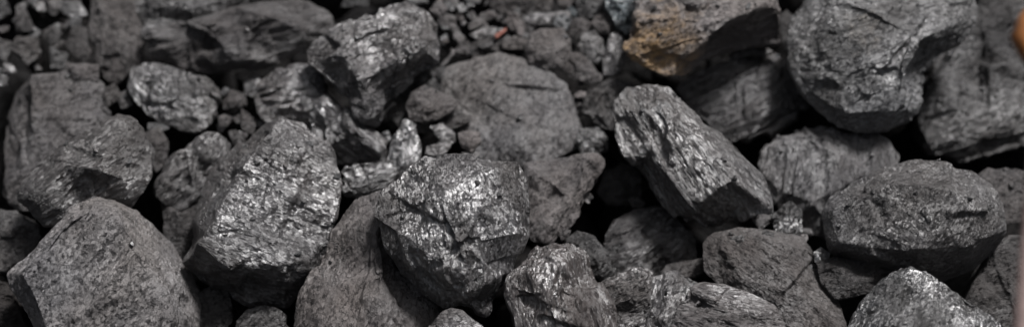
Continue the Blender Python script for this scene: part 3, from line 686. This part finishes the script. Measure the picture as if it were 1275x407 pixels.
# shards between the chips, too alike to tell apart
rg = random.Random(5)
for k in range(84):
    x, y = rg.uniform(552, 660), rg.uniform(-6, 68)
    w = rg.uniform(6, 15)
    pebble('coal_crumb', 'tiny dark coal crumb lying among the heaped chips at the top edge', 'coal crumb', x, y, w, w * rg.uniform(.35, .7), rg.uniform(-70, 70),
           rg.uniform(14, 34), rg.choice(('plain', 'dull', 'dark')), 4, 'tiny crumbs among the heaped chips')
for k in range(30):
    x, y = rg.uniform(-5, 122), rg.uniform(0, 88)
    w = rg.uniform(9, 20)
    pebble('coal_crumb', 'small blurred coal crumb between the larger bits of rubble in the top left', 'coal crumb', x, y, w, w * rg.uniform(.5, .8), rg.uniform(-60, 60),
           rg.uniform(5, 16), rg.choice(('plain', 'dull', 'dark')), 4, 'crumbs in the top left rubble')
for (x0, y0, x1, y1, n) in ((480, 130, 600, 200, 16), (425, 195, 490, 245, 8), (700, 30, 780, 110, 12), (275, 110, 325, 175, 10)):
    for k in range(n):
        x, y = rg.uniform(x0, x1), rg.uniform(y0, y1); w = rg.uniform(7, 15)
        pebble('coal_crumb', 'small coal crumb wedged in a crack between bigger pieces', 'coal crumb', x, y, w, w * rg.uniform(.5, .8), rg.uniform(-60, 60),
               rg.uniform(8, 22), rg.choice(('plain', 'gloss', 'dark')), 4, 'crumbs in the cracks')
# the buried layer that shows in the black gaps
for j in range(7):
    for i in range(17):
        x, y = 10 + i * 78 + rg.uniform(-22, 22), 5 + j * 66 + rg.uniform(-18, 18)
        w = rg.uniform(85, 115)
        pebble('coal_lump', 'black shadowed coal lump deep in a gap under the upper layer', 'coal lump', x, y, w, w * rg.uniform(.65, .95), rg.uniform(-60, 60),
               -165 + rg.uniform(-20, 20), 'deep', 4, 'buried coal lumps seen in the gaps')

# the pile goes on just outside the frame
for k in range(52):
    t = k / 52
    if t < .36: x, y = -60 + 1400 * t / .36, -75 + rg.uniform(-25, 10)
    elif t < .5: x, y = 1385 + rg.uniform(-15, 35), -20 + 480 * (t - .36) / .14
    elif t < .86: x, y = 1330 - 1400 * (t - .5) / .36, 500 + rg.uniform(0, 30)
    else: x, y = -95 + rg.uniform(-30, 10), 470 - 480 * (t - .86) / .14
    w = rg.uniform(80, 120)
    pebble('coal_lump', 'coal lump of the surrounding pile just outside the frame', 'coal lump', x, y, w, w * rg.uniform(.6, .9), rg.uniform(-60, 60),
           rg.uniform(-20, 0), rg.choice(('plain', 'dull', 'dark')), 5, 'coal around the edge of the picture')

# loose grit, dropped straight down onto whatever lies below
bpy.context.view_layer.update()
dg = bpy.context.evaluated_depsgraph_get()
grit_src = None; placed = 0
for k in range(900):
    if placed >= 110: break
    x, y = rg.uniform(0, W), rg.uniform(0, H)
    top = CAM @ P_cam(x, y, 0); top.z += 0.6
    hit, loc_, nrm, _i, ob, _m = S.ray_cast(dg, top, Vector((0, 0, -1)))
    if not hit or nrm.z < .72 or ob.name.startswith(('ground', 'wooden')): continue
    q = CAM.inverted() @ loc_
    if -q.z > DIST + .10: continue
    if placed < 6:
        o = pebble('coal_grit', 'loose grain of coal grit caught on top of a larger lump', 'coal grit', 640 + placed * 3, 200, 5, rg.uniform(3, 4.2), 0, 0, rg.choice(('plain', 'dull', 'gloss')), 3, 'loose grit on the lumps')
        grit_src = (grit_src or []) + [o]
    else:
        o = rg.choice(grit_src).copy(); C.objects.link(o)
    sc_ = rg.uniform(.5, 1.5)
    o.matrix_world = Matrix.Translation(loc_ + nrm * .0008) @ Matrix.Rotation(rg.uniform(0, 6.28), 4, 'Z') @ ROT.to_4x4() @ Matrix.Diagonal((sc_, sc_, sc_, 1))
    placed += 1

# ------------------------------------------------------------------ things that are not coal
def simple(name, label, cat, x, y, w, h, ang, lift, col, rough=.7, **kw):
    o = pebble(name, label, cat, x, y, w, h, ang, lift, 'matte', 4, None, **kw)
    m = bpy.data.materials.new(name); m.use_nodes = True
    nt = m.node_tree; b = nt.nodes['Principled BSDF']
    n = nt.nodes.new('ShaderNodeTexNoise'); n.inputs['Scale'].default_value = 120; n.inputs['Detail'].default_value = 5
    tc = nt.nodes.new('ShaderNodeTexCoord'); nt.links.new(tc.outputs['Object'], n.inputs['Vector'])
    mx = nt.nodes.new('ShaderNodeMix'); mx.data_type = 'RGBA'
    mx.inputs[6].default_value = (*[c * .55 for c in col], 1); mx.inputs[7].default_value = (*[min(1, c * 1.4) for c in col], 1)
    nt.links.new(n.outputs[0], mx.inputs[0]); nt.links.new(mx.outputs[2], b.inputs['Base Color']); b.inputs['Roughness'].default_value = rough
    o.data.materials.clear(); o.data.materials.append(m)
    return o
simple('brick_crumb', 'small salmon red splinter lying on the heaped coal chips at the top', 'brick crumb', 623, 42, 16, 5.5, 38, 42, (.17, .06, .042))

def edge_post():
    """weathered stake standing close to the camera just outside the right edge, an orange painted band near its top"""
    def tube(name, pts, mat, parent):
        bm = bmesh.new(); rings = []
        for (x, y, hw) in pts:
            c = P_cam(x, y, 700)
            ring = []
            for k in range(14):
                t = k / 14 * 2 * math.pi
                sx, sy = math.copysign(abs(math.cos(t)) ** .7, math.cos(t)), math.copysign(abs(math.sin(t)) ** .7, math.sin(t))
                ring.append(bm.verts.new(CAM @ (c + Vector((sx * hw, 0, sy * hw)) * U)))
            rings.append(ring)
        for a_, b_ in zip(rings, rings[1:]):
            for k in range(14): bm.faces.new((a_[k], a_[(k + 1) % 14], b_[(k + 1) % 14], b_[k]))
        bm.faces.new(rings[0]); bm.faces.new(rings[-1])
        bmesh.ops.recalc_face_normals(bm, faces=bm.faces[:])
        me = bpy.data.meshes.new(name); bm.to_mesh(me); bm.free(); me.shade_smooth(); me.materials.append(mat)
        o = bpy.data.objects.new(name, me); C.objects.link(o); o.parent = parent
        return o
    def wood(name, a_, b_):
        m = bpy.data.materials.new(name); m.use_nodes = True; nt = m.node_tree; bs = nt.nodes['Principled BSDF']
        n = nt.nodes.new('ShaderNodeTexNoise'); n.inputs['Scale'].default_value = 40; n.inputs['Detail'].default_value = 6
        tc = nt.nodes.new('ShaderNodeTexCoord'); mp = nt.nodes.new('ShaderNodeMapping'); mp.inputs['Scale'].default_value = (3, 3, .4)
        nt.links.new(tc.outputs['Object'], mp.inputs[0]); nt.links.new(mp.outputs[0], n.inputs['Vector'])
        cr = nt.nodes.new('ShaderNodeValToRGB'); nt.links.new(n.outputs[0], cr.inputs[0])
        cr.color_ramp.elements[0].position = .35; cr.color_ramp.elements[0].color = (*a_, 1)
        cr.color_ramp.elements[1].position = .65; cr.color_ramp.elements[1].color = (*b_, 1)
        nt.links.new(cr.outputs[0], bs.inputs['Base Color']); bs.inputs['Roughness'].default_value = .85
        return m
    root = bpy.data.objects.new('wooden_stake', None); C.objects.link(root)
    root['label'] = 'blurred pinkish grey stake at the right edge with an orange band high on it'; root['category'] = 'stake'
    tube('shaft', [(1301, -90, 9), (1299, 60, 9.5), (1293, 200, 10), (1283, 330, 10.5), (1277, 420, 11), (1268, 520, 11), (1262, 640, 11)], wood('weathered_wood', (.07, .05, .047), (.17, .12, .11)), root)
    tube('painted_band', [(1297, -2, 4), (1297, 16, 20), (1296, 45, 30), (1296, 72, 20), (1297, 92, 4)], wood('orange_paint', (.13, .045, .01), (.28, .10, .018)), root)
edge_post()
